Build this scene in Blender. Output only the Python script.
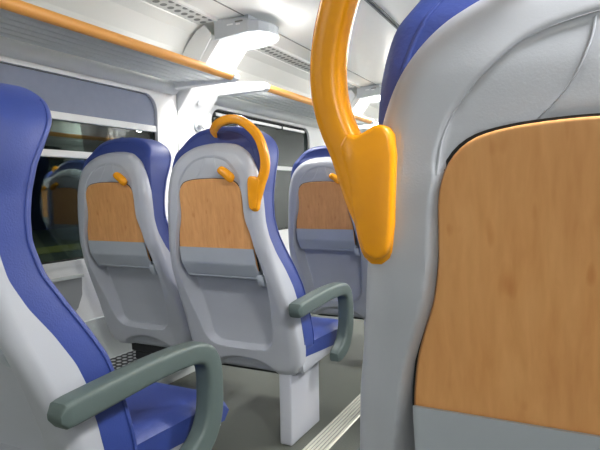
import bpy, bmesh, math
import numpy as np
from mathutils import Vector, Matrix

for o in list(bpy.data.objects): bpy.data.objects.remove(o)
SC = bpy.context.scene
COL = SC.collection

# ------------------------------------------------------------------ camera
cam_data = bpy.data.cameras.new('camera')
cam = bpy.data.objects.new('camera', cam_data); COL.objects.link(cam)
cam_data.sensor_fit = 'HORIZONTAL'; cam_data.sensor_width = 36.0
cam_data.lens = 36.0 * 540.0 / 600.0
cam_data.clip_start = 0.02; cam_data.clip_end = 100
R_ = Vector((0.89264549, 0.45047667, -0.0159626)); U_ = Vector((-0.01347479, 0.06206444, 0.99798118)); F_ = Vector((-0.45055795, 0.8906283, -0.06147162))
m = Matrix((R_, U_, -F_)).transposed().to_4x4(); m.translation = Vector((0, 0, 1.0))
cam.matrix_world = m
SC.camera = cam

# ------------------------------------------------------------------ world, exposure
w = bpy.data.worlds.new('world'); SC.world = w; w.use_nodes = True
w.node_tree.nodes['Background'].inputs[0].default_value = (0.010, 0.013, 0.018, 1)
w.node_tree.nodes['Background'].inputs[1].default_value = 1.0
SC.view_settings.view_transform = 'Standard'
SC.view_settings.look = 'None'
SC.view_settings.gamma = 1.0
SC.view_settings.use_curve_mapping = False
SC.view_settings.exposure = 1.05

LAMP_W = 9.0          # power of each ceiling lamp
MX = -0.575            # centre line of the carriage
POD_Y = (-3.84, -1.71, 0.45, 2.74, 5.02, 7.3)

def area_light(name, loc, rot, sx, sy, power, col=(1.0, 0.97, 0.93)):
    l = bpy.data.lights.new(name, 'AREA'); l.shape = 'RECTANGLE'; l.size = sx; l.size_y = sy
    l.energy = power; l.color = col
    o = bpy.data.objects.new(name, l); COL.objects.link(o); o.location = loc; o.rotation_euler = rot
    return o
for yy in POD_Y:
    for s in (-1, 1):
        x = MX + s * 1.10
        k = (0.36 if s < 0 else 1.65) * (0.5 if yy < 0 else 0.72 if yy < 1 else 1.25)
        area_light('lamp_beam', (x-0.04*s, yy, 1.858), (0, 0, 0), 0.20, 0.20, LAMP_W*1.1*k)
        l = bpy.data.lights.new('lamp_light', 'POINT'); l.shadow_soft_size = 0.05; l.energy = LAMP_W*0.5*k; l.color = (1.0, 0.975, 0.94)
        o = bpy.data.objects.new('lamp_light', l); COL.objects.link(o); o.location = (x+0.13*(-s), yy, 1.80)
# lamps of the station outside the dark windows
area_light('platform_light', (-8.0, 8.0, 3.4), (0, 0, 0), 1.0, 6.0, 26.0, (0.95, 1.0, 0.72))

# ------------------------------------------------------------------ materials
def lin(c):
    return tuple(((v/255)/12.92 if v/255 <= 0.04045 else ((v/255+0.055)/1.055)**2.4) for v in c) + (1,)
def mat(name, rgb, rough=0.5, metal=0.0, coat=0.0, noise=0.0, nscale=40, bump=0.0, bscale=300, emis=None, estr=0.0, spec=0.5):
    m = bpy.data.materials.new(name); m.use_nodes = True
    nt = m.node_tree; b = nt.nodes['Principled BSDF']
    b.inputs['Base Color'].default_value = lin(rgb)
    b.inputs['Roughness'].default_value = rough; b.inputs['Metallic'].default_value = metal
    b.inputs['Coat Weight'].default_value = coat; b.inputs['Specular IOR Level'].default_value = spec
    tc = nt.nodes.new('ShaderNodeTexCoord')
    if noise > 0:
        n = nt.nodes.new('ShaderNodeTexNoise'); n.inputs['Scale'].default_value = nscale; n.inputs['Detail'].default_value = 4
        nt.links.new(tc.outputs['Object'], n.inputs['Vector'])
        r = nt.nodes.new('ShaderNodeValToRGB')
        c = np.array(lin(rgb)[:3])
        r.color_ramp.elements[0].position = 0.3; r.color_ramp.elements[1].position = 0.7
        r.color_ramp.elements[0].color = tuple(c*(1-noise)) + (1,); r.color_ramp.elements[1].color = tuple(np.minimum(c*(1+noise), 1)) + (1,)
        nt.links.new(n.outputs['Fac'], r.inputs['Fac']); nt.links.new(r.outputs['Color'], b.inputs['Base Color'])
    if bump > 0:
        n = nt.nodes.new('ShaderNodeTexNoise'); n.inputs['Scale'].default_value = bscale; n.inputs['Detail'].default_value = 2
        nt.links.new(tc.outputs['Object'], n.inputs['Vector'])
        bp = nt.nodes.new('ShaderNodeBump'); bp.inputs['Strength'].default_value = bump; bp.inputs['Distance'].default_value = 0.002
        nt.links.new(n.outputs['Fac'], bp.inputs['Height']); nt.links.new(bp.outputs['Normal'], b.inputs['Normal'])
    if emis:
        b.inputs['Emission Color'].default_value = lin(emis); b.inputs['Emission Strength'].default_value = estr
    return m
M_SHELL = mat('grey_plastic', (184, 189, 198), 0.32, noise=0.02, nscale=6, bump=0.06, bscale=500)
M_COVER = mat('pale_grey_laminate', (180, 188, 197), 0.42, noise=0.03, nscale=12)
M_BLUE = mat('blue_leatherette', (46, 66, 138), 0.5, noise=0.07, nscale=9, bump=0.25, bscale=260)
M_YEL = mat('yellow_plastic', (250, 166, 18), 0.26, bump=0.05, bscale=120)
M_RAIL = mat('orange_rail', (248, 176, 88), 0.35)
M_ARM = mat('grey_green_rubber', (86, 101, 99), 0.5, bump=0.1, bscale=500)
M_DARK = mat('dark_frame', (38, 40, 44), 0.6)
M_PED = mat('pedestal_grey', (188, 192, 202), 0.45)
M_WHITE = mat('white_panel', (232, 234, 234), 0.45, noise=0.01, nscale=3)
M_CEIL = mat('ceiling_panel', (238, 240, 237), 0.3, noise=0.01, nscale=2)
M_LOW = mat('lower_wall_panel', (198, 204, 204), 0.5)
M_RACK = mat('ribbed_aluminium', (222, 225, 226), 0.4)
def translucent(m, f):
    nt = m.node_tree; b = nt.nodes['Principled BSDF']; o = nt.nodes['Material Output']
    t = nt.nodes.new('ShaderNodeBsdfTranslucent'); t.inputs[0].default_value = b.inputs['Base Color'].default_value
    x = nt.nodes.new('ShaderNodeMixShader'); x.inputs[0].default_value = f
    nt.links.new(b.outputs[0], x.inputs[1]); nt.links.new(t.outputs[0], x.inputs[2]); nt.links.new(x.outputs[0], o.inputs[0])
translucent(M_RACK, 0.55)
M_SEAM = mat('seam_grey', (120, 124, 124), 0.6)
M_GASK_SHADE = mat('black_gasket_and_gap_shade', (18, 20, 22), 0.5)  # window gaskets, and the shadow line painted around the table panels
M_BLIND = mat('blue_grey_blind', (128, 136, 156), 0.6, noise=0.03, nscale=30)
M_POD = mat('lamp_housing', (192, 199, 205), 0.4)
M_PODTXT = mat('white_print', (235, 238, 240), 0.5)
M_EMIT = mat('lamp_diffuser', (255, 255, 255), 0.5, emis=(255, 250, 244), estr=6.0)
M_METAL = mat('satin_metal', (190, 192, 194), 0.3, metal=0.8)
M_BIN = mat('wall_bin_grey', (150, 154, 156), 0.45)
M_STRIP = mat('cream_metal', (205, 205, 192), 0.35, metal=0.2)
M_PLAT = mat('platform_paving', (70, 76, 50), 0.9, noise=0.3, nscale=1.2)
M_PLATY = mat('platform_yellow', (140, 138, 66), 0.9, noise=0.1, nscale=2)
M_OUTW = mat('outside_wall', (18, 24, 26), 0.9, noise=0.3, nscale=1.5)

def wood_mat():
    m = bpy.data.materials.new('beech_laminate'); m.use_nodes = True
    nt = m.node_tree; b = nt.nodes['Principled BSDF']; L = nt.links.new
    tc = nt.nodes.new('ShaderNodeTexCoord'); mp = nt.nodes.new('ShaderNodeMapping')
    mp.inputs['Scale'].default_value = (1, 1, 0.10); L(tc.outputs['Object'], mp.inputs['Vector'])
    n1 = nt.nodes.new('ShaderNodeTexNoise'); n1.inputs['Scale'].default_value = 110; n1.inputs['Detail'].default_value = 5; n1.inputs['Distortion'].default_value = 0.3
    n2 = nt.nodes.new('ShaderNodeTexNoise'); n2.inputs['Scale'].default_value = 16; n2.inputs['Detail'].default_value = 3; n2.inputs['Distortion'].default_value = 1.2
    L(mp.outputs[0], n1.inputs['Vector']); L(mp.outputs[0], n2.inputs['Vector'])
    mp3 = nt.nodes.new('ShaderNodeMapping'); mp3.inputs['Scale'].default_value = (1, 1, 0.35); L(tc.outputs['Object'], mp3.inputs['Vector'])
    n3 = nt.nodes.new('ShaderNodeTexNoise'); n3.inputs['Scale'].default_value = 55; n3.inputs['Detail'].default_value = 1
    L(mp3.outputs[0], n3.inputs['Vector'])
    r1 = nt.nodes.new('ShaderNodeValToRGB'); r1.color_ramp.elements[0].position = 0.3; r1.color_ramp.elements[1].position = 0.7
    r1.color_ramp.elements[0].color = lin((228, 164, 100)); r1.color_ramp.elements[1].color = lin((240, 181, 117))
    r2 = nt.nodes.new('ShaderNodeValToRGB'); r2.color_ramp.elements[0].position = 0.35; r2.color_ramp.elements[1].position = 0.65
    r2.color_ramp.elements[0].color = (0.92, 0.88, 0.85, 1); r2.color_ramp.elements[1].color = (1, 1, 1, 1)
    r3 = nt.nodes.new('ShaderNodeValToRGB'); r3.color_ramp.elements[0].position = 0.24; r3.color_ramp.elements[1].position = 0.33
    r3.color_ramp.elements[0].color = (0.88, 0.76, 0.64, 1); r3.color_ramp.elements[1].color = (1, 1, 1, 1)
    L(n1.outputs['Fac'], r1.inputs[0]); L(n2.outputs['Fac'], r2.inputs[0]); L(n3.outputs['Fac'], r3.inputs[0])
    x = nt.nodes.new('ShaderNodeMix'); x.data_type = 'RGBA'; x.blend_type = 'MULTIPLY'; x.inputs[0].default_value = 1
    L(r1.outputs[0], x.inputs[6]); L(r2.outputs[0], x.inputs[7])
    y = nt.nodes.new('ShaderNodeMix'); y.data_type = 'RGBA'; y.blend_type = 'MULTIPLY'; y.inputs[0].default_value = 1
    L(x.outputs[2], y.inputs[6]); L(r3.outputs[0], y.inputs[7])
    L(y.outputs[2], b.inputs['Base Color']); b.inputs['Roughness'].default_value = 0.4
    return m
M_WOOD = wood_mat()

def glass_mat():
    m = bpy.data.materials.new('window_glass'); m.use_nodes = True
    nt = m.node_tree; nt.nodes.clear(); L = nt.links.new
    o = nt.nodes.new('ShaderNodeOutputMaterial'); mx = nt.nodes.new('ShaderNodeMixShader')
    t = nt.nodes.new('ShaderNodeBsdfTransparent'); t.inputs[0].default_value = (0.62, 0.70, 0.66, 1)
    g = nt.nodes.new('ShaderNodeBsdfGlossy'); g.inputs['Roughness'].default_value = 0.015; g.inputs[0].default_value = (0.9, 0.95, 0.95, 1)
    f = nt.nodes.new('ShaderNodeFresnel'); f.inputs[0].default_value = 1.5
    L(f.outputs[0], mx.inputs[0]); L(t.outputs[0], mx.inputs[1]); L(g.outputs[0], mx.inputs[2]); L(mx.outputs[0], o.inputs[0])
    return m
M_GLASS = glass_mat()

def grille_mat(name, light, dark, sx, sy, thr):
    m = mat(name, light, 0.5); nt = m.node_tree; b = nt.nodes['Principled BSDF']; L = nt.links.new
    tc = nt.nodes.new('ShaderNodeTexCoord'); mp = nt.nodes.new('ShaderNodeMapping'); mp.inputs['Scale'].default_value = (sx, sy, 0)
    L(tc.outputs['Object'], mp.inputs['Vector'])
    v = nt.nodes.new('ShaderNodeTexVoronoi'); v.inputs['Scale'].default_value = 1.0; v.inputs['Randomness'].default_value = 0.0
    L(mp.outputs[0], v.inputs['Vector'])
    r = nt.nodes.new('ShaderNodeValToRGB'); r.color_ramp.elements[0].position = thr; r.color_ramp.elements[1].position = thr + 0.06
    r.color_ramp.elements[0].color = lin(dark); r.color_ramp.elements[1].color = lin(light)
    L(v.outputs['Distance'], r.inputs[0]); L(r.outputs[0], b.inputs['Base Color'])
    return m
M_VENT = grille_mat('perforated_vent', (214, 217, 215), (120, 124, 124), 18, 18, 0.30)
M_HEAT = grille_mat('perforated_heater_top', (34, 36, 38), (215, 218, 218), 26, 26, 0.28)

def floor_mat():
    m = mat('speckled_vinyl', (112, 115, 108), 0.45, noise=0.05, nscale=3); nt = m.node_tree
    b = nt.nodes['Principled BSDF']; L = nt.links.new
    n = nt.nodes.new('ShaderNodeTexNoise'); n.inputs['Scale'].default_value = 420; n.inputs['Detail'].default_value = 1
    tc = nt.nodes.new('ShaderNodeTexCoord'); L(tc.outputs['Object'], n.inputs['Vector'])
    r = nt.nodes.new('ShaderNodeValToRGB'); r.color_ramp.elements[0].position = 0.42; r.color_ramp.elements[1].position = 0.6
    r.color_ramp.elements[0].color = lin((76, 80, 74)); r.color_ramp.elements[1].color = lin((102, 106, 97))
    L(n.outputs['Fac'], r.inputs[0]); L(r.outputs[0], b.inputs['Base Color'])
    return m
M_FLOOR = floor_mat()

# ------------------------------------------------------------------ helpers
def link(name, me, material, parent=None, smooth=False, angle=None):
    me.materials.append(material)
    if smooth:
        for p in me.polygons: p.use_smooth = True
    o = bpy.data.objects.new(name, me); COL.objects.link(o)
    if parent: o.parent = parent
    return o
def finish(name, bm, material, parent=None, smooth=False, bevel=0.0, seg=2, sharp=math.radians(35)):
    if bevel > 0:
        bm.normal_update()
        es = [e for e in bm.edges if len(e.link_faces) == 2 and e.calc_face_angle(0) > sharp]
        bmesh.ops.bevel(bm, geom=es, offset=bevel, segments=seg, profile=0.5, affect='EDGES', clamp_overlap=True)
    bmesh.ops.recalc_face_normals(bm, faces=bm.faces[:])
    if smooth:
        bm.normal_update()
        for e in bm.edges:
            if len(e.link_faces) == 2 and e.calc_face_angle(0) > math.radians(42): e.smooth = False
    me = bpy.data.meshes.new(name); bm.to_mesh(me); bm.free()
    return link(name, me, material, parent, smooth)
def box(bm, x0, x1, y0, y1, z0, z1):
    v = [bm.verts.new((x, y, z)) for z in (z0, z1) for y in (y0, y1) for x in (x0, x1)]
    for f in ((0, 1, 3, 2), (4, 6, 7, 5), (0, 4, 5, 1), (2, 3, 7, 6), (0, 2, 6, 4), (1, 5, 7, 3)):
        bm.faces.new([v[i] for i in f])
def prism(bm, pts, axis, a, b):
    """polygon pts extruded along axis ('x','y','z') from a to b"""
    def P(p, t):
        return {'x': (t, p[0], p[1]), 'y': (p[0], t, p[1]), 'z': (p[0], p[1], t)}[axis]
    A = [bm.verts.new(P(p, a)) for p in pts]; B = [bm.verts.new(P(p, b)) for p in pts]
    bm.faces.new(A); bm.faces.new(B[::-1]); n = len(pts)
    for i in range(n): bm.faces.new((A[i], B[i], B[(i+1) % n], A[(i+1) % n]))
def cyl(bm, p0, p1, r, n=16, r1=None):
    p0 = Vector(p0); p1 = Vector(p1); d = (p1-p0).normalized()
    a = d.orthogonal().normalized(); b = d.cross(a); r1 = r if r1 is None else r1
    A = [bm.verts.new(p0 + (a*math.cos(t)+b*math.sin(t))*r) for t in [2*math.pi*i/n for i in range(n)]]
    B = [bm.verts.new(p1 + (a*math.cos(t)+b*math.sin(t))*r1) for t in [2*math.pi*i/n for i in range(n)]]
    bm.faces.new(A[::-1]); bm.faces.new(B)
    for i in range(n): bm.faces.new((A[i], A[(i+1) % n], B[(i+1) % n], B[i]))
def catmull(pts, n):
    """dense Catmull-Rom through pts (any dimension), resampled to n equal arc-length points"""
    P = np.array(pts, float); P = np.vstack([2*P[0]-P[1], P, 2*P[-1]-P[-2]]); out = []
    for i in range(1, len(P)-2):
        for t in np.linspace(0, 1, 24, endpoint=False):
            a, b, c, d = P[i-1:i+3]
            out.append(0.5*((2*b)+(-a+c)*t+(2*a-5*b+4*c-d)*t*t+(-a+3*b-3*c+d)*t**3))
    out.append(P[-2]); out = np.array(out)
    s = np.r_[0, np.cumsum(np.linalg.norm(np.diff(out[:, :3], axis=0), axis=1))]
    q = np.linspace(0, s[-1], n)
    return np.array([np.interp(q, s, out[:, k]) for k in range(out.shape[1])]).T
def prof(pts):
    p = sorted((b, a) for a, b in pts) if False else sorted(pts)
    xs = np.array([q[0] for q in p]); ys = np.array([q[1] for q in p])
    # smooth monotone-ish interpolation
    fine = np.linspace(xs[0], xs[-1], 200); v = np.interp(fine, xs, ys)
    k = np.array([1, 2, 3, 4, 3, 2, 1.])/16; vp = np.r_[[v[0]]*3, v, [v[-1]]*3]
    v = np.convolve(vp, k, 'valid')
    return lambda z: np.interp(z, fine, v)
def seg_dist(P, poly):
    """distance of points P (...,2) to polyline poly (m,2)"""
    d = np.full(P.shape[:-1], 9.0)
    for a, b in zip(poly[:-1], poly[1:]):
        ab = b-a; L2 = (ab**2).sum() + 1e-12
        t = np.clip(((P-a)@ab)/L2, 0, 1)
        q = a + t[..., None]*ab
        d = np.minimum(d, np.sqrt(((P-q)**2).sum(-1)))
    return d
def inside(P, poly):
    x, z = P[..., 0], P[..., 1]; c = np.zeros(x.shape, bool); n = len(poly)
    for i in range(n):
        x0, z0 = poly[i]; x1, z1 = poly[(i+1) % n]
        if z0 == z1: continue
        hit = ((z0 > z) != (z1 > z)) & (x < (x1-x0)*(z-z0)/(z1-z0)+x0)
        c ^= hit
    return c
def sdf(P, half):
    """signed distance (+ inside) to the closed symmetric outline given by its right half, top to bottom"""
    h = np.array(half, float); poly = np.vstack([h, (h*[-1, 1])[::-1]])
    d = seg_dist(P, np.vstack([poly, poly[:1]]))
    return np.where(inside(P, poly), d, -d)
def sstep(x, a, b):
    t = np.clip((x-a)/(b-a), 0, 1); return t*t*(3-2*t)
def rnd(d, r):
    d = np.minimum(np.maximum(d, 0), r); return r-np.sqrt(np.maximum(r*r-(r-d)**2, 0))

def slab(name, half, back, front, material, parent, rows=60, cols=40, flat_bottom=True):
    """solid whose front elevation is the symmetric outline `half` (top to bottom), with
    back(X,Z,D) and front(X,Z,D) giving y; D = distance to the outline"""
    h = catmull(half, rows)
    h[0, 0] = max(h[0, 0], 0.012)
    t = np.linspace(-1, 1, cols); s = np.sin(t*math.pi/2)*0.75+t*0.25
    s = np.sign(s)*np.abs(s)**0.92
    X = h[:, :1]*s[None, :]; Z = np.repeat(h[:, 1:2], cols, 1)
    P = np.stack([X, Z], -1)
    cl = np.vstack([h, [[0, h[-1, 1]]], ]) if flat_bottom else h
    full = np.vstack([(h*[-1, 1]), h[::-1]]) if False else None
    d = np.minimum(seg_dist(P, cl), seg_dist(P, cl*[-1, 1]))
    YB = back(X, Z, d); YF = np.maximum(front(X, Z, d), YB+0.001)
    bm = bmesh.new()
    A = [[bm.verts.new((X[i, j], YB[i, j], Z[i, j])) for j in range(cols)] for i in range(rows)]
    B = [[bm.verts.new((X[i, j], YF[i, j], Z[i, j])) for j in range(cols)] for i in range(rows)]
    for i in range(rows-1):
        for j in range(cols-1):
            bm.faces.new((A[i][j], A[i+1][j], A[i+1][j+1], A[i][j+1]))
            bm.faces.new((B[i][j], B[i][j+1], B[i+1][j+1], B[i+1][j]))
        bm.faces.new((A[i][0], B[i][0], B[i+1][0], A[i+1][0]))
        bm.faces.new((A[i][-1], A[i+1][-1], B[i+1][-1], B[i][-1]))
    for j in range(cols-1):
        bm.faces.new((A[0][j], A[0][j+1], B[0][j+1], B[0][j]))
        bm.faces.new((A[-1][j], B[-1][j], B[-1][j+1], A[-1][j+1]))
    return finish(name, bm, material, parent, smooth=True)

def sweep(name, path, secfn, n_path, material, parent, mirror=1, nsec=20, u_axis=None, e=0.62):
    """sweep a superellipse. path rows: x,y,z,in,out,thick ; plane frame: side vector in the plane, thickness along u_axis"""
    P = catmull(path, n_path)
    bm = bmesh.new(); rings = []
    up = Vector(u_axis)
    for i in range(n_path):
        c = Vector(P[i, :3]); a = P[max(i-1, 0), :3]; b = P[min(i+1, n_path-1), :3]
        t = Vector(b-a).normalized(); side = t.cross(up).normalized()
        hin, hout, th = P[i, 3], P[i, 4], P[i, 5]
        # rounded ends
        ring = []
        for k in range(nsec):
            th_ = 2*math.pi*k/nsec; cx, cz = math.cos(th_), math.sin(th_)
            px = math.copysign(abs(cx)**e, cx); pz = math.copysign(abs(cz)**e, cz)
            px *= hout if px > 0 else hin
            q = c + side*px + up*pz*th
            ring.append(bm.verts.new((q.x*mirror, q.y, q.z)))
        rings.append(ring)
    for a, b in zip(rings[:-1], rings[1:]):
        for k in range(nsec): bm.faces.new((a[k], a[(k+1) % nsec], b[(k+1) % nsec], b[k]))
    bm.faces.new(rings[0]); bm.faces.new(rings[-1][::-1])
    return finish(name, bm, material, parent, smooth=True)

def empty(name, loc, label=None, cat=None, group=None):
    o = bpy.data.objects.new(name, None); COL.objects.link(o); o.location = loc; o.empty_display_size = 0.05
    if label: o['label'] = label; o['category'] = cat
    if group: o['group'] = group
    return o
def struct(o): o['kind'] = 'structure'; return o
def tag(o, label, cat, group=None):
    o['label'] = label; o['category'] = cat
    if group: o['group'] = group
    return o

# ------------------------------------------------------------------ the setting
Y0, Y1 = -3.6, 8.4
LX, RX = -2.13, 2*MX+2.13
def mir(x, s): return x if s < 0 else 2*MX - x

bm = bmesh.new(); box(bm, LX-0.1, RX+0.1, Y0, Y1, -0.06, 0.0); struct(finish('floor', bm, M_FLOOR))

# windows along a side: (y0, y1)
WINS = [(-3.35, -1.85), (-0.95, 0.55), (0.93, 2.42), (2.93, 4.42), (5.2, 6.7)]
WINS = [(-1.30, 0.45), (0.93, 2.42), (2.93, 4.42), (5.2, 6.7)]
WZ0, WZ1 = 0.685, 1.565
for s, side in ((-1, 'left'), (1, 'right')):
    bm = bmesh.new()
    xa, xb = mir(LX, s), mir(LX-0.07, s)
    x0, x1 = min(xa, xb), max(xa, xb)
    box(bm, x0, x1, Y0, Y1, -0.06, WZ0-0.0)
    box(bm, x0, x1, Y0, Y1, WZ1, 1.70)
    ys = [Y0] + [v for wv in WINS for v in wv] + [Y1]
    for a, b in zip(ys[0::2], ys[1::2]): box(bm, x0, x1, a, b, WZ0, WZ1)
    struct(finish('wall_'+side, bm, M_WHITE))

# ceiling with sloping coves, one extruded profile
pr = [(LX-0.03, 1.60), (LX, 1.60), (-2.105, 1.72), (-2.06, 1.84), (-2.00, 1.93), (-1.935, 1.972), (-1.81, 1.984), (-1.65, 1.992), (MX, 1.995)]
inner = pr + [(2*MX-x, z) for x, z in pr[:-1]][::-1]
outer = [(x, z+0.05) for x, z in inner]; outer[0] = (LX-0.07, 1.70); outer[-1] = (RX+0.07, 1.70)
outer = [(LX-0.07, 1.62), (LX-0.07, 2.10), (RX+0.07, 2.10), (RX+0.07, 1.62)]
bm = bmesh.new()
A = [bm.verts.new((x, Y0, z)) for x, z in inner]; B = [bm.verts.new((x, Y1, z)) for x, z in inner]
for i in range(len(inner)-1): bm.faces.new((A[i], A[i+1], B[i+1], B[i]))
T = [bm.verts.new((x, y, 2.12)) for x, y in ((LX-0.07, Y0), (RX+0.07, Y0), (RX+0.07, Y1), (LX-0.07, Y1))]
bm.faces.new(T); bm.faces.new((A[0], B[0], T[3], T[0])); bm.faces.new((A[-1], T[1], T[2], B[-1]))
bm.faces.new([A[i] for i in range(len(A))][::-1] + [T[0], T[1]]); bm.faces.new(B + [T[2], T[3]])
struct(finish('ceiling', bm, M_CEIL))
for nm, y0, y1 in (('wall_back', Y0-0.06, Y0), ('wall_front', Y1, Y1+0.06)):
    bm = bmesh.new(); box(bm, LX-0.07, RX+0.07, y0, y1, -0.06, 2.12); struct(finish(nm, bm, M_WHITE))

# ceiling seams and profiles
bm = bmesh.new()
for x in (-1.66, 2*MX+1.66): box(bm, x-0.003, x+0.003, Y0, Y1, 1.988, 2.0)
struct(finish('trim_1', bm, M_SEAM))
bm = bmesh.new()
for x in (-0.965, 2*MX+0.965):
    box(bm, x-0.016, x-0.004, Y0, Y1, 1.986, 2.0); box(bm, x+0.004, x+0.016, Y0, Y1, 1.986, 2.0)
struct(finish('trim_2', bm, M_SEAM))
# aisle edge strip on the floor
bm = bmesh.new()
prs = [(-0.925, 0.0)]
for i in range(6):
    a = -0.922+i*0.0148; prs += [(a, 0.003), (a+0.002, 0.006), (a+0.0095, 0.006), (a+0.0115, 0.003)]
prs += [(-0.832, 0.0)]
prism(bm, prs, 'y', Y0, Y1); struct(finish('trim_3', bm, M_STRIP))

bm = bmesh.new()
for i in range(5): box(bm, -0.9095+i*0.0148, -0.9055+i*0.0148, Y0, Y1, 0.002, 0.0045)
struct(finish('trim_7', bm, M_SEAM))
# ---- wall details
def rrect(y0, y1, z0, z1, r, n=8):
    out = []
    for cy, cz, a0 in ((y1-r, z1-r, 0), (y0+r, z1-r, 90), (y0+r, z0+r, 180), (y1-r, z0+r, 270)):
        for k in range(n+1):
            a = math.radians(a0+90*k/n); out.append((cy+r*math.cos(a), cz+r*math.sin(a)))
    return out
def ring(bm, o, i, xa, xb):
    n = len(o)
    V = [[bm.verts.new((x, p[0], p[1])) for p in poly] for poly, x in ((o, xa), (i, xa), (i, xb), (o, xb))]
    for k in range(n):
        j = (k+1) % n
        for q in range(4):
            a, b = V[q], V[(q+1) % 4]; bm.faces.new((a[k], a[j], b[j], b[k]))
wn = 0
for s in (-1, 1):
    for (y0, y1) in WINS:
        wn += 1
        X = lambda x: mir(x, s)
        bm = bmesh.new()
        ring(bm, rrect(y0-0.022, y1+0.022, WZ0-0.022, WZ1+0.016, 0.055), rrect(y0+0.004, y1-0.004, WZ0+0.004, WZ1-0.004, 0.095), X(LX+0.007), X(LX-0.022))
        # square corners behind the rounded frame
        wnd = struct(finish('window_%d' % wn, bm, M_WHITE, smooth=True))
        bm = bmesh.new(); ring(bm, rrect(y0+0.0035, y1-0.0035, WZ0+0.0035, WZ1-0.0035, 0.096), rrect(y0+0.012, y1-0.012, WZ0+0.012, WZ1-0.012, 0.09), X(LX-0.014), X(LX-0.021))
        finish('gasket', bm, M_GASK_SHADE, wnd, smooth=True)
        bm = bmesh.new()
        a, b = sorted((X(LX-0.022), X(LX-0.028))); box(bm, a, b, y0-0.01, y1+0.01, WZ0-0.01, WZ1+0.01)
        finish('glass_pane', bm, M_GLASS, wnd)
        bm = bmesh.new()
        for z0, z1 in ((1.178, 1.212),):
            a, b = sorted((X(LX-0.022), X(LX-0.002))); box(bm, a, b, y0+0.004, y1-0.004, z0, z1)
        finish('glazing_bar', bm, M_WHITE, wnd, bevel=0.005)
        if s < 0 and wn == 2:
            bm = bmesh.new(); poly = rrect(y0+0.008, y1-0.008, 1.20, WZ1-0.008, 0.09)
            poly = [(p[0], max(p[1], 1.386)) for p in poly]
            q = []
            for p in poly:
                if not q or (abs(p[0]-q[-1][0])+abs(p[1]-q[-1][1])) > 1e-4: q.append(p)
            prism(bm, q, 'x', LX-0.018, LX-0.012); finish('blind', bm, M_BLIND, wnd)
            bm = bmesh.new(); box(bm, LX-0.020, LX-0.001, y0+0.004, y1-0.004, 1.352, 1.388); finish('blind_rail', bm, M_WHITE, wnd, bevel=0.004)
        if s < 0 and wn == 3:
            bm = bmesh.new(); box(bm, LX-0.018, LX+0.004, y0+0.06, y1-0.10, WZ1-0.05, WZ1-0.03); finish('blind_rail', bm, M_METAL, wnd)
            for yy in (3.3, 3.9):
                bm = bmesh.new(); box(bm, LX-0.02, LX+0.008, yy, yy+0.015, WZ1-0.055, WZ1-0.02); finish('clip', bm, M_DARK, wnd)
# lower wall panel step, seams
for s, side in ((-1, 'left'), (1, 'right')):
    bm = bmesh.new(); a, b = sorted((mir(LX, s), mir(LX+0.018, s))); box(bm, a, b, Y0, Y1, 0.0, 0.385)
    struct(finish('baseboard_'+side, bm, M_LOW, bevel=0.004))
bm = bmesh.new()
for yy in (0.69, 2.60, 2.88, 4.90):
    for s in (-1, 1):
        a, b = sorted((mir(LX-0.01, s), mir(LX+0.0015, s))); box(bm, a, b, yy-0.002, yy+0.002, 0.385, 1.60)
struct(finish('trim_4', bm, M_SEAM))
# rounded cover roll under the racks
for k, s in ((5, -1), (6, 1)):
    for (a, b) in ((0.60, 2.575), (2.90, 4.88)):
        pass
    bm = bmesh.new()
    for (ya, yb) in ((-1.4, 0.30), (0.62, 2.565), (2.91, 4.86), (5.18, 7.1)):
        pl = [(LX, 1.585)] + [(LX+0.012+0.038*math.sin(t), 1.622-0.036*math.cos(t)) for t in np.linspace(0, math.pi, 9)] + [(LX, 1.66)]
        prism(bm, [(mir(x, s), z) for x, z in pl], 'y', ya, yb)
    struct(finish('trim_%d' % k, bm, M_WHITE, smooth=True))

# ------------------------------------------------------------------ outside the windows: a dark station
bm = bmesh.new(); box(bm, -30, -3.0, -12, 30, -0.5, 0.0); struct(finish('platform_ground', bm, M_PLAT))
bm = bmesh.new(); box(bm, -9.1, -8.1, -12, 30, -0.01, 0.012); struct(finish('platform_stripe', bm, M_PLATY))
bm = bmesh.new(); box(bm, -14.3, -14.0, -12, 30, 0, 6); struct(finish('platform_wall', bm, M_OUTW))

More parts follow.
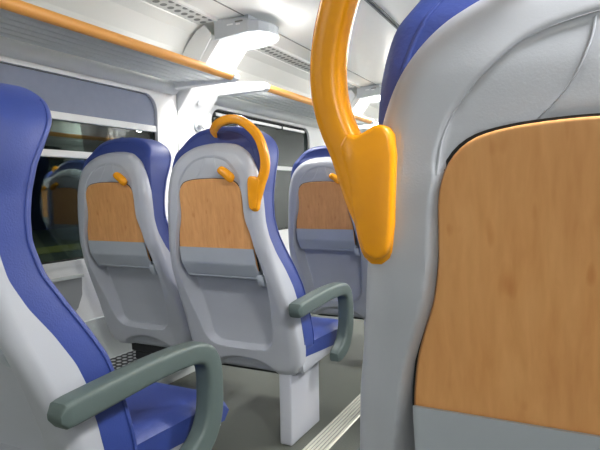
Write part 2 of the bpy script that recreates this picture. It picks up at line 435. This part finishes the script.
# ------------------------------------------------------------------ luggage racks, lamps, vents
RAILX, RAILZ = -1.69, 1.642
def luggage_rack(ya, yb, s, label):
    X = lambda x: mir(x, s)
    t = empty('luggage_rack', (X(LX), ya, 1.64), label, 'luggage rack', 'luggage racks above the windows')
    loc = t.location
    def P(o): o.parent = t; o.matrix_parent_inverse = Matrix.Translation(-loc); return o
    bm = bmesh.new(); top = []; n = 5
    x0, x1 = -2.085, -1.705
    bot = [(x0, 1.668)]
    for i in range(n):
        a = x0+0.012+i*(x1-x0-0.02)/n; wv = (x1-x0-0.02)/n; z = 1.664-0.026*(i+0.5)/n
        bot += [(a, z), (a+wv*0.10, z-0.016), (a+wv*0.66, z-0.016), (a+wv*0.76, z)]
    bot += [(x1, 1.636)]
    poly = bot + [(x1, 1.646), (x0, 1.676)]
    prism(bm, [(X(a), z) for a, z in poly], 'y', ya+0.03, yb-0.03)
    P(finish('shelf', bm, M_RACK))
    bm = bmesh.new(); cyl(bm, (X(RAILX), ya+0.06, RAILZ), (X(RAILX), yb-0.05, RAILZ), 0.023, 24)
    P(finish('rail', bm, M_RAIL, smooth=True))
    for yy, sg in ((ya, 1), (yb, -1)):
        bm = bmesh.new()
        a = yy-0.012*sg if False else yy
        pl = [(LX, 1.60), (LX+0.06, 1.612), (-1.72, 1.618), (-1.685, 1.615), (-1.664, 1.628), (-1.662, 1.650), (-1.680, 1.668), (-1.72, 1.672), (LX+0.05, 1.71), (LX, 1.715)]
        b0, b1 = sorted((yy, yy+0.055*sg))
        prism(bm, [(X(p), z) for p, z in pl], 'y', b0, b1)
        P(finish('end_bracket', bm, M_WHITE, bevel=0.006))
    return t
def lamp(yc, s, label):
    X = lambda x: mir(x, s)
    t = empty('ceiling_lamp', (X(-1.70), yc, 2.0), label, 'ceiling lamp', 'lamps along the ceiling')
    loc = t.location
    def P(o): o.parent = t; o.matrix_parent_inverse = Matrix.Translation(-loc); return o
    h = 0.145
    # outline of the pod: x, y, z of the underside, z of the top
    plan = [(-1.845, yc-h, 1.872, 1.982), (-1.80, yc-h, 1.874, 1.982), (-1.72, yc-h, 1.884, 1.972), (-1.62, yc-h*0.98, 1.889, 1.960), (-1.565, yc-h*0.80, 1.892, 1.952), (-1.532, yc-h*0.42, 1.893, 1.949), (-1.523, yc-.01, 1.893, 1.948),
            (-1.532, yc+h*0.32, 1.892, 1.949), (-1.560, yc+h*0.66, 1.889, 1.952), (-1.61, yc+h*0.9, 1.885, 1.958), (-1.70, yc+h, 1.877, 1.970), (-1.845, yc+h, 1.868, 1.982)]
    bm = bmesh.new()
    A = [bm.verts.new((X(q[0]), q[1], q[2])) for q in plan]; B = [bm.verts.new((X(q[0]), q[1], q[3])) for q in plan]
    bm.faces.new(B); n = len(plan)
    for i in range(n): bm.faces.new((A[i], B[i], B[(i+1) % n], A[(i+1) % n]))
    bm.faces.new(A[::-1])
    P(finish('housing', bm, M_POD, bevel=0.005))
    bm = bmesh.new(); a, b = sorted((X(-1.82), X(-1.63))); box(bm, a, b, yc-h*0.8, yc+h*0.8, 1.955, 1.999); P(finish('mounting_block', bm, M_POD))
    bm = bmesh.new()
    q = [(-1.775, yc-h*0.70, 1.8745), (-1.66, yc-h*0.78, 1.885), (-1.595, yc-h*0.60, 1.889), (-1.556, yc-h*0.3, 1.890), (-1.552, yc+h*0.1, 1.890), (-1.575, yc+h*0.48, 1.887), (-1.63, yc+h*0.76, 1.882), (-1.70, yc+h*0.76, 1.876), (-1.775, yc+h*0.70, 1.8715)]
    A = [bm.verts.new((X(a), b, c-0.006)) for a, b, c in q]; B = [bm.verts.new((X(a), b, c+0.01)) for a, b, c in q]
    bm.faces.new(A[::-1]); bm.faces.new(B)
    for i in range(len(q)): bm.faces.new((A[i], B[i], B[(i+1) % len(q)], A[(i+1) % len(q)]))
    P(finish('diffuser', bm, M_EMIT))
    for x0_, x1_, z_ in ((-1.755, -1.715, 1.940), (-1.695, -1.668, 1.936), (-1.700, -1.650, 1.950)):
        bm = bmesh.new(); a, b = sorted((X(x0_), X(x1_)))
        box(bm, a, b, yc-h-0.0015, yc-h+0.003, z_, z_+.008); P(finish('printed_mark', bm, M_PODTXT if z_ < 1.945 else M_SEAM))
    for dy in (-0.02, 0.02):
        bm = bmesh.new(); cyl(bm, (X(-1.585), yc+dy, 1.892), (X(-1.585), yc+dy, 1.872), 0.011, 14); P(finish('reading_light', bm, M_METAL, smooth=True))
    # sloping cover panel between the lamp and the wall
    bm = bmesh.new()
    A = [(-1.805, 1.872), (-2.115, 1.50), (-2.13, 1.47), (-2.13, 1.60), (-1.90, 1.935)]
    prism(bm, [(X(a), b) for a, b in A], 'y', yc-0.142, yc+0.142)
    cp = P(finish('cover_panel', bm, M_WHITE, bevel=0.005))
    nrm = Vector((0.77 * (1 if s < 0 else -1), 0, -0.64))
    for (u, dy, rr, th) in ((0.06, -0.11, 0.006, 0.004), (0.06, 0.11, 0.006, 0.004)):
        c = Vector((X(-1.805-0.31*u), yc+dy, 1.872-0.372*u)); bm = bmesh.new(); cyl(bm, c, c+nrm*th, rr, 12); P(finish('screw', bm, M_METAL, smooth=True))
    c = Vector((X(-1.805-0.31*0.82), yc, 1.872-0.372*0.82)); bm = bmesh.new(); cyl(bm, c, c+nrm*0.008, 0.030, 20, 0.026); P(finish('round_cap', bm, M_WHITE, smooth=True))
    # side cheek between the rack bay and the panel
    bm = bmesh.new(); pl = [(LX, 1.68), (-2.10, 1.76), (-2.03, 1.87), (-1.96, 1.94), (-1.90, 1.965), (-1.85, 1.90), (-2.02, 1.66)]
    prism(bm, [(X(a), b) for a, b in pl], 'y', yc-0.158, yc-0.146); P(finish('side_cheek', bm, M_WHITE, bevel=0.003))
    return t
luggage_rack(0.62, 2.575, -1, 'grey ribbed luggage rack with orange rail above the window with the lowered blind')
luggage_rack(2.862, 4.86, -1, 'grey luggage rack with orange rail and white end, just beyond the bright ceiling lamp')
luggage_rack(0.62, 2.575, 1, 'ribbed luggage rack on the right side, seen only as an orange reflection in the window')
luggage_rack(2.862, 4.86, 1, 'luggage rack further along the right side, mirrored as an orange line in the window')
luggage_rack(5.16, 7.1, -1, 'far ribbed luggage rack beyond the distant ceiling lamp')
lamp(5.02, 1, 'far right-hand ceiling lamp, mirrored as a white spot in the upper window pane')
lamp(2.74, -1, 'bright grey ceiling lamp with rounded nose and glowing white panel above the middle seats')
lamp(5.02, -1, 'small distant ceiling lamp seen between yellow grab handle and large headrest')
lamp(0.45, -1, 'ceiling lamp above the foreground seat, outside the top of the photo')
lamp(0.45, 1, 'ceiling lamp above the large near seat, outside the photo')
lamp(2.74, 1, 'ceiling lamp on the right side, further along behind the near headrest')

def vent(ya, yb, s, label):
    X = lambda x: mir(x, s)
    pts = [(-1.975, 1.985), (-1.868, 2.003)]
    bm = bmesh.new()
    pl = [(-1.932, 1.972), (-1.818, 1.983), (-1.818, 1.976), (-1.932, 1.965)]
    prism(bm, [(X(a), b) for a, b in pl], 'y', ya, yb)
    o = finish('ceiling_vent', bm, M_VENT); tag(o, label, 'vent', 'perforated ceiling vents')
    bm = bmesh.new()
    prism(bm, [(X(a), b) for a, b in [(-1.944, 1.966), (-1.932, 1.958), (-1.928, 1.968), (-1.938, 1.974)]], 'y', ya, yb)
    prism(bm, [(X(a), b) for a, b in [(-1.818, 1.968), (-1.800, 1.968), (-1.800, 1.986), (-1.818, 1.986)]], 'y', ya, yb)
    finish('edge_strip', bm, M_CEIL, o)
    return o
vent(0.62, 2.57, -1, 'long perforated white ceiling vent left of the bright lamp')
vent(2.89, 4.86, -1, 'long perforated white ceiling vent just beyond the bright lamp')
vent(0.62, 2.57, 1, 'perforated ceiling vent along the right side')

vent(2.89, 4.86, 1, 'perforated ceiling vent further along the right side')
vent(5.17, 7.1, -1, 'far perforated ceiling vent beyond the distant lamp')
# coat hook on the pillar
t = empty('coat_hook', (LX, 2.79, 1.425), 'small round white coat hook on the wall pillar behind the middle seats', 'coat hook')
bm = bmesh.new(); cyl(bm, (0, 0, 0), (0.012, 0, 0), 0.036, 24); finish('base', bm, M_POD, t, smooth=True)
bm = bmesh.new(); cyl(bm, (0.01, 0, 0), (0.045, 0, 0.004), 0.012, 14, 0.016); cyl(bm, (0.043, 0, 0.004), (0.058, 0, 0.006), 0.027, 20, 0.023); finish('knob', bm, M_WHITE, t, smooth=True)

# wall bin under the window
t = empty('wall_bin', (LX, 1.62, 0.52), 'grey flap wall bin with rounded lower corner under the window', 'waste bin')
bm = bmesh.new()
pl = [(-0.22, 0.095), (0.215, 0.085), (0.212, 0.0), (0.185, -0.06), (0.15, -0.088), (0.10, -0.10), (-0.22, -0.10)]
prism(bm, pl, 'x', 0.0, 0.02); finish('body', bm, M_BIN, t, bevel=0.005)
bm = bmesh.new(); box(bm, 0.016, 0.03, -0.22, 0.218, 0.086, 0.102); finish('flap_edge', bm, M_LOW, t, bevel=0.003)

# heater duct along the wall foot
def heater(ya, yb, label):
    t = empty('heater_duct', (LX, ya, 0), label, 'heater')
    L = yb-ya
    bm = bmesh.new(); box(bm, 0.02, 0.245, 0, L, 0.0, 0.165); finish('casing', bm, M_LOW, t, bevel=0.004)
    bm = bmesh.new(); box(bm, 0.045, 0.215, 0.02, L-0.02, 0.163, 0.169); finish('grille', bm, M_HEAT, t)
    return t
heater(0.3, 4.9, 'low wall heater with black and silver perforated top beside the window seat')

# sign outside on the platform
t = empty('platform_display', (-6.9, 13.45, 1.35), 'small lit display outside, seen through the second window', 'display')
bm = bmesh.new(); box(bm, 0, 0.06, -0.32, 0.32, -0.34, 0.34); finish('case', bm, M_DARK, t, bevel=0.01)
M_SCR = mat('screen_cyan', (60, 190, 220), 0.4, emis=(90, 210, 235), estr=1.2)
M_SCR2 = mat('screen_white', (200, 230, 230), 0.4, emis=(210, 235, 235), estr=0.8)
bm = bmesh.new(); box(bm, 0.058, 0.066, -0.24, 0.24, -0.26, -0.06); finish('screen', bm, M_SCR, t)
bm = bmesh.new(); box(bm, 0.058, 0.066, -0.24, 0.0, 0.04, 0.22); finish('screen', bm, M_SCR2, t)
bm = bmesh.new(); box(bm, 0.0, 0.05, -0.03, 0.03, -1.35, -0.32); finish('post', bm, M_DARK, t)

# ------------------------------------------------------------------ the seats
S_OUT = [(0, 1.184), (.03, 1.1835), (.06, 1.180), (.10, 1.171), (.14, 1.149), (.17, 1.117), (.190, 1.075), (.202, 1.02), (.208, .96), (.214, .88), (.225, .80), (.239, .70), (.249, .60), (.255, .50), (.257, .42), (.253, .36), (.243, .318), (.224, .292), (.195, .280), (.18, .279)]
B_OUT = [(0, 1.248), (.04, 1.2475), (.08, 1.243), (.12, 1.230), (.155, 1.206), (.180, 1.172), (.196, 1.128), (.203, 1.07), (.204, 1.0), (.207, .94), (.211, .88), (.2225, .80), (.237, .7), (.2475, .6), (.2555, .5), (.258, .43), (.254, .39), (.244, .372), (.225, .366)]
W_OUT = [(0, 1.052), (.04, 1.0515), (.08, 1.048), (.109, 1.040), (.128, 1.022), (.137, .995), (.1385, .96), (.1395, .935), (.145, .90), (.155, .868), (.162, .84), (.1665, .80), (.1675, .76), (.1675, .715)]
yb = prof([(1.25, .045), (1.184, .033), (1.15, .012), (1.10, 0), (1.0, -.004), (.9, .0), (.8, .016), (.7, .050), (.6, .095), (.5, .140), (.4, .175), (.3, .205), (.25, .21)])
yside = prof([(1.25, .085), (1.184, .062), (1.1, .045), (1.0, .042), (.9, .045), (.84, .058), (.78, .090), (.716, .138), (.645, .183), (.58, .210), (.5, .232), (.45, .243), (.37, .262), (.25, .27)])
yfront = prof([(1.25, .195), (1.2, .21), (1.16, .20), (1.12, .175), (1.066, .145), (1.01, .13), (.96, .122), (.91, .122), (.84, .143), (.77, .188), (.70, .236), (.64, .273), (.55, .305), (.45, .33), (.36, .35)])
yp = prof([(1.06, -.008), (1.04, -.006), (.92, .012), (.80, .030), (.75, .045), (.70, .062), (.66, .075)])
dep = prof([(1.06, .004), (1.02, .012), (.97, .020), (.92, .028), (.86, .034), (.80, .042), (.76, .054), (.70, .074), (.6, .064), (.5, .050), (.4, .036), (.3, .03)])
REC = catmull([(0, 1.056), (.05, 1.055), (.09, 1.051), (.114, 1.042), (.132, 1.022), (.141, .995), (.143, .96), (.1445, .935), (.150, .90), (.160, .868), (.168, .84), (.177, .79), (.186, .74), (.190, .68), (.184, .60), (.172, .52), (.160, .45), (.148, .415), (.12, .392), (.08, .386), (0, .384)], 60)
ARC = catmull([(0, 1.131), (.027, 1.130), (.068, 1.118), (.098, 1.095), (.122, 1.066), (.133, 1.042), (.1375, 1.020), (.132, 1.004), (.118, .997), (0.0, .990)], 60)
SEC = catmull([(.021, 1.131), (.026, 1.106), (.040, 1.076), (.066, 1.048)], 16)

def shell_back(X, Z, D):
    P = np.stack([X, Z], -1)
    y = yb(Z) + rnd(D, 0.036)*np.clip((yside(Z)-yb(Z))/0.04, 0.4, 1)
    sd = sdf(P, REC)
    wdt = .010+np.clip(.80-Z, 0, .12)*0.10-np.clip(.52-Z, 0, .12)*0.07
    y = y + dep(Z)*sstep(sd, -0.3*wdt, wdt)
    sa = sdf(P, ARC)
    dd = dep(Z)*sstep(sd, -0.3*wdt, wdt)
    y = y - dd + np.maximum(dd, 0.004*sstep(sa, -0.004, 0.004))
    inn = sstep(sa, 0.001, 0.008)*sstep(-sd, -0.004, 0.006)
    xin = np.interp(Z, SEC[::-1, 1], SEC[::-1, 0])
    y = y - inn*0.0015*sstep(xin-np.abs(X), -0.004, 0.004)
    e = 1-np.sqrt((X/0.155)**2+((Z-.277)/.068)**2)
    y = y + 0.022*sstep(e, 0, 0.20)
    return y
def shell_front(X, Z, D): return np.maximum(yside(Z) - 0.004 + 0*D, yb(Z)+0.02)

CACHE = {}
def make_seat(name, hand=1, handle=True, arm=True, pedestal=True, latch=True, beam=(-.86, .2)):
    """local origin: on the floor below the seat back; +y forward. hand: side of the aisle"""
    t = empty(name, (0, 0, 0))
    if 'shell' in CACHE:
        o = bpy.data.objects.new('back_shell', CACHE['shell']); COL.objects.link(o); o.parent = t
    else:
        CACHE['shell'] = slab('back_shell', S_OUT, shell_back, shell_front, M_SHELL, t, rows=250, cols=190).data
    if 'bead' not in CACHE:
        bm = bmesh.new()
        def bead(pts, r):
            prev = None
            for x_, z_, y_ in pts:
                c = Vector((x_, y_, z_)); rg = [bm.verts.new(c+Vector((r*math.cos(a), r*math.sin(a)*.8, r*math.cos(a)*0.6))) for a in np.linspace(0, 2*math.pi, 9)[:-1]]
                if prev:
                    for k in range(8): bm.faces.new((prev[k], prev[(k+1) % 8], rg[(k+1) % 8], rg[k]))
                prev = rg
        arc = [p for p in catmull([(-x_, z_) for x_, z_ in [(.1378, 1.012), (.133, 1.042), (.122, 1.066), (.098, 1.095), (.068, 1.118), (.027, 1.130)]] + [(0, 1.1315)] + [(.027, 1.130), (.068, 1.118), (.098, 1.095), (.122, 1.066), (.133, 1.042), (.1378, 1.012)], 90)]
        bead([(p[0], p[1], float(yb(p[1]))+.0018) for p in arc], .0013)
        for sg in (-1, 1):
            q = catmull(SEC, 30)
            bead([(sg*p[0], p[1], float(yb(p[1]))+.0030) for p in q[1:]], .0013)
        CACHE['bead'] = finish('moulded_edge', bm, M_SHELL, t, smooth=True).data
    else:
        o = bpy.data.objects.new('moulded_edge', CACHE['bead']); COL.objects.link(o); o.parent = t
    # blue upholstery of back and headrest
    def ub(X, Z, D): return np.maximum(yside(Z)-0.012, yb(Z)+0.028) + rnd(D, 0.022)*0.5*(Z > 1.0) + rnd(D, 0.03)*sstep(Z, 1.14, 1.2)*0.6
    def uf(X, Z, D):
        wz = np.interp(Z, [p[1] for p in B_OUT[::-1]], [max(p[0], .02) for p in B_OUT[::-1]])
        q = np.clip(np.abs(X)/wz, 0, 1)
        centre = np.interp(Z, [.36, .6, .8, 1.0, 1.24], [-.02, -.03, -.045, -.05, -.09])
        return yfront(Z) + centre*(1-sstep(q, .55, .9)) + 0.004 - rnd(D, 0.02)*0.8
    up = slab('backrest_cushion', B_OUT, ub, uf, M_BLUE, t, rows=120, cols=64)
    # stitched piping line on both flanks
    for sg in (-1, 1):
        bm = bmesh.new(); hp = catmull([(w_, z_) for w_, z_ in B_OUT[4:17]], 60); prev = None
        for w_, z_ in hp:
            c = Vector((sg*(w_+0.0005), float(yfront(z_))-0.016, z_))
            rg = [bm.verts.new(c+Vector((0.0022*math.cos(a)*sg, 0.003*math.sin(a), 0))) for a in np.linspace(0, 2*math.pi, 7)[:-1]]
            if prev:
                for k in range(6): bm.faces.new((prev[k], prev[(k+1) % 6], rg[(k+1) % 6], rg[k]))
            prev = rg
        finish('piping', bm, M_BLUE, up, smooth=True)
    bm = bmesh.new(); prev = None
    hp = catmull([(max(w_-.020, 0)*sg, z_-.020) for sg, seq in ((-1, B_OUT[8:0:-1]), (1, B_OUT[0:9])) for w_, z_ in seq], 110)
    for w_, z_ in hp:
        c = Vector((w_, max(float(yside(z_))-.012, float(yb(z_))+.028)+.0005, z_))
        rg = [bm.verts.new(c+Vector((0.0028*math.cos(a), 0.0022*math.sin(a), 0.0028*math.cos(a)*(1 if abs(w_) < .12 else 0)))) for a in np.linspace(0, 2*math.pi, 9)[:-1]]
        if prev:
            for k in range(8): bm.faces.new((prev[k], prev[(k+1) % 8], rg[(k+1) % 8], rg[k]))
        prev = rg
    finish('headrest_seam', bm, M_BLUE, up, smooth=True)
    # seat cushion
    bm = bmesh.new()
    nx, ny = 24, 20; G = []
    for i in range(ny+1):
        v = i/ny; y = .235+v*.50
        row = []
        for j in range(nx+1):
            u = -1+2*j/nx; x = .252*u*(1-0.03*max(0, v-.8)*5)
            z = .422 + .010*math.cos(v*2.6) - .030*max(0, (abs(u)-.86)/.14)**2
            if v > .8: z -= .045*((v-.8)/.2)**2
            row.append(bm.verts.new((x, y, z)))
        G.append(row)
    H = []
    for i in range(ny+1):
        H.append([bm.verts.new((G[i][j].co.x*(0.985), G[i][j].co.y-(0.02 if i == ny else 0), .355-.045*i/ny)) for j in range(nx+1)])
    for i in range(ny):
        for j in range(nx):
            bm.faces.new((G[i][j], G[i][j+1], G[i+1][j+1], G[i+1][j])); bm.faces.new((H[i][j], H[i+1][j], H[i+1][j+1], H[i][j+1]))
        bm.faces.new((G[i][0], G[i+1][0], H[i+1][0], H[i][0])); bm.faces.new((G[i][-1], H[i][-1], H[i+1][-1], G[i+1][-1]))
    for j in range(nx):
        bm.faces.new((G[0][j], H[0][j], H[0][j+1], G[0][j+1])); bm.faces.new((G[-1][j], G[-1][j+1], H[-1][j+1], H[-1][j]))
    finish('seat_cushion', bm, M_BLUE, t, smooth=True)
    # grey pan under the cushion
    bm = bmesh.new()
    prism(bm, [(.25, .302), (.26, .288), (.44, .300), (.66, .300), (.69, .306), (.69, .314), (.28, .360), (.24, .36)], 'x', -.247, .247)
    finish('seat_pan', bm, M_SHELL, t, smooth=True, bevel=0.008)
    # folding table: wood panel, cover, hinge blocks, latch
    tb = slab('table_panel', W_OUT, lambda X, Z, D: yp(Z)+rnd(D, .003), lambda X, Z, D: yp(Z)+.013, M_WOOD, t, rows=60, cols=40)
    slab('panel_gap_shade', [(w_+.0022 if w_ > 0 else 0, z_+(.0022 if z_ > 1.0 else 0)) for w_, z_ in W_OUT], lambda X, Z, D: yp(Z)+.0045, lambda X, Z, D: yp(Z)+.011, M_GASK_SHADE, tb, rows=60, cols=20)  # black slab behind the panel paints in the shadow line along its edge
    C_OUT = [(.164, .7985), (.1665, .797), (.167, .76), (.167, .735), (.166, .70), (.163, .688)]
    yc = lambda z: np.interp(z, [.68, .69, .736, .742, .797, .82], [.079, .073, .0415, .0385, .026, .021])
    slab('lower_cover', C_OUT, lambda X, Z, D: yc(Z)+rnd(D, .002), lambda X, Z, D: yc(Z)+np.where(Z > .712, .004, .014)*np.ones_like(X), M_COVER, tb, rows=24, cols=30)
    bm = bmesh.new(); cyl(bm, (-.163, .083, .688), (.163, .083, .688), .0075, 12); finish('lip', bm, M_COVER, tb, smooth=True)
    for sg in (1,):
        bm = bmesh.new(); a, b = sorted((sg*.156, sg*.184)); prism(bm, [(.056, .700), (.062, .676), (.078, .656), (.122, .652), (.128, .705)], 'x', a, b)
        finish('hinge_block', bm, M_COVER, tb, smooth=True, bevel=0.006)
    bm = bmesh.new()
    p0, p1 = Vector((.062, -.016, 1.082)), Vector((.112, -.018, 1.047)); dv = (p1-p0).normalized(); sv = Vector((-dv.z, 0, dv.x))
    rings = []
    for k, f in enumerate(np.linspace(0, 1, 13)):
        e = math.sqrt(max(0.0, 1-(2*f-1)**6)); hw = (.0155+.002*f)*max(e, .12); c = p0+dv*(-.008+f*((p1-p0).length+.016)) + Vector((0, 0, .004*math.sin(f*math.pi)))
        rings.append([bm.verts.new(c+sv*math.cos(a)*hw+Vector((0, 1, 0))*math.sin(a)*.017*max(e, .15)) for a in np.linspace(0, 2*math.pi, 15)[:-1]])
    for a, b in zip(rings[:-1], rings[1:]):
        for k in range(14): bm.faces.new((a[k], a[(k+1) % 14], b[(k+1) % 14], b[k]))
    bm.faces.new(rings[0]); bm.faces.new(rings[-1][::-1])
    finish('latch', bm, M_YEL, tb, smooth=True)
    if handle:
        Wd = .0158
        path = [(-.008, .050, 1.214, Wd*.95, Wd*.95, .013), (.006, .030, 1.226, Wd, Wd, .0135), (.030, .010, 1.239, Wd, Wd, .014), (.060, -.002, 1.250, Wd, Wd, .014), (.100, -.006, 1.257, Wd, Wd, .014), (.145, -.006, 1.250, Wd, Wd, .014), (.184, -.004, 1.224, Wd, Wd, .014), (.214, -.002, 1.190, Wd, Wd, .014), (.230, .000, 1.150, Wd, Wd, .014), (.2365, .002, 1.115, Wd, Wd, .0145), (.2355, .003, 1.085, Wd, Wd, .015), (.229, .004, 1.060, Wd, Wd, .0155), (.218, .004, 1.036, Wd, .0165, .016), (.209, .004, 1.010, .0165, .0165, .017), (.200, .004, .990, .0195, .0185, .017), (.194, .005, .975, .0205, .018, .017), (.192, .006, .955, .018, .016, .016), (.191, .008, .941, .015, .0135, .013), (.191, .009, .934, .009, .008, .008)]
        sweep('grab_handle', path, None, 90, M_YEL, t, mirror=hand, nsec=24, u_axis=(0, 1, 0))
        # shoulder of the fixing plate
        bm = bmesh.new()
        pl = [(.222, 1.040), (.214, 1.010), (.210, .985), (.206, .965), (.2025, .953), (.1995, .946), (.195, .9415), (.189, .9395), (.183, .941), (.178, .9455), (.1755, .953), (.173, .97), (.171, 1.03), (.1735, 1.048), (.179, 1.056), (.188, 1.057), (.197, 1.052), (.206, 1.048), (.214, 1.052)]
        prism(bm, [(a*hand, b) for a, b in pl], 'y', -.014, .022)
        finish('handle_plate', bm, M_YEL, t, smooth=True, bevel=0.005, seg=3)
    if arm:
        xa = .296*hand
        path = [(0, .080, .575, .008, .010, .020), (0, .086, .575, .020, .022, .024), (0, .105, .577, .027, .028, .0265), (0, .20, .582, .029, .028, .027), (0, .34, .590, .028, .028, .027), (0, .455, .589, .028, .027, .027), (0, .520, .580, .029, .028, .027), (0, .556, .556, .031, .030, .027), (0, .571, .515, .033, .033, .027), (0, .573, .455, .034, .035, .027), (0, .566, .400, .036, .037, .027), (0, .540, .352, .037, .037, .026), (0, .500, .325, .034, .034, .025), (0, .455, .312, .027, .027, .023), (0, .436, .308, .018, .018, .019)]
        ao = sweep('armrest', path, None, 70, M_ARM, t, nsec=32, u_axis=(1, 0, 0), e=0.42); ao.location = (xa, 0, 0)
    if pedestal:
        bm = bmesh.new(); a, b = sorted((.150*hand, .205*hand)); box(bm, a, b, .222, .485, 0.0, .30); finish('pedestal', bm, M_PED, t, bevel=0.008, seg=3, smooth=True)
        bm = bmesh.new(); prism(bm, [(.255, .284), (.262, .268), (.43, .296), (.46, .318), (.40, .33), (.26, .31)], 'x', -.15*hand, .205*hand); finish('mounting_plate', bm, M_DARK, t, bevel=0.004)
    else:
        bm = bmesh.new(); box(bm, -.16, -.02, .285, .37, .188, .232); box(bm, .02, .20, .29, .40, .20, .25); finish('support_bracket', bm, M_DARK, t, bevel=0.008)
        bm = bmesh.new(); prism(bm, [(.27, .30), (.275, .235), (.33, .225), (.45, .27), (.46, .318), (.40, .33)], 'x', -.17, .2); finish('mounting_plate', bm, M_DARK, t, bevel=0.004)
    return t
def copy_tree(o, parent=None):
    c = o.copy(); COL.objects.link(c); c.parent = parent
    for ch in [q for q in ALL if q.parent == o]: copy_tree(ch, c)
    return c
ROWGRP = 'blue and grey train seats'
B = make_seat('train_seat'); B.location = (-1.177, 1.60, 0)
tag(B, 'blue and grey train seat in the centre, yellow grab handle arching over its headrest', 'train seat')
ALL = list(bpy.data.objects)
C = make_seat('train_seat', handle=False); C.location = (-1.187, 2.60, 0); tag(C, 'smallest, most distant train seat back, partly hidden behind the large yellow handle', 'train seat')
E = copy_tree(B); E.location = (-1.176, .605, 0); tag(E, 'blue train seat at the left edge seen from its side, with large grey-green armrest', 'train seat')
A = make_seat('train_seat', handle=False, arm=False, pedestal=False); A.location = (-1.762, 1.685, 0)
tag(A, 'window-side train seat without grab handle, between the dark window and the centre seat', 'train seat')
D = make_seat('train_seat', hand=-1); D.location = (.035, .46, 0)
tag(D, 'very large near train seat back filling the right side, with big wood panel', 'train seat')
# seats further along the right side, hidden behind the near seat but mirrored in the window
for i, (yy, lab) in enumerate(((1.46, 'right-hand aisle seat directly in front of the large near seat'), (2.46, 'right-hand aisle seat two rows ahead of the large near seat'), (3.46, 'right-hand aisle seat three rows ahead, its yellow handle mirrored in the dark window'))):
    ALL = list(bpy.data.objects)
    q = copy_tree(D); q.location = (.035, yy, 0); tag(q, lab, 'train seat')
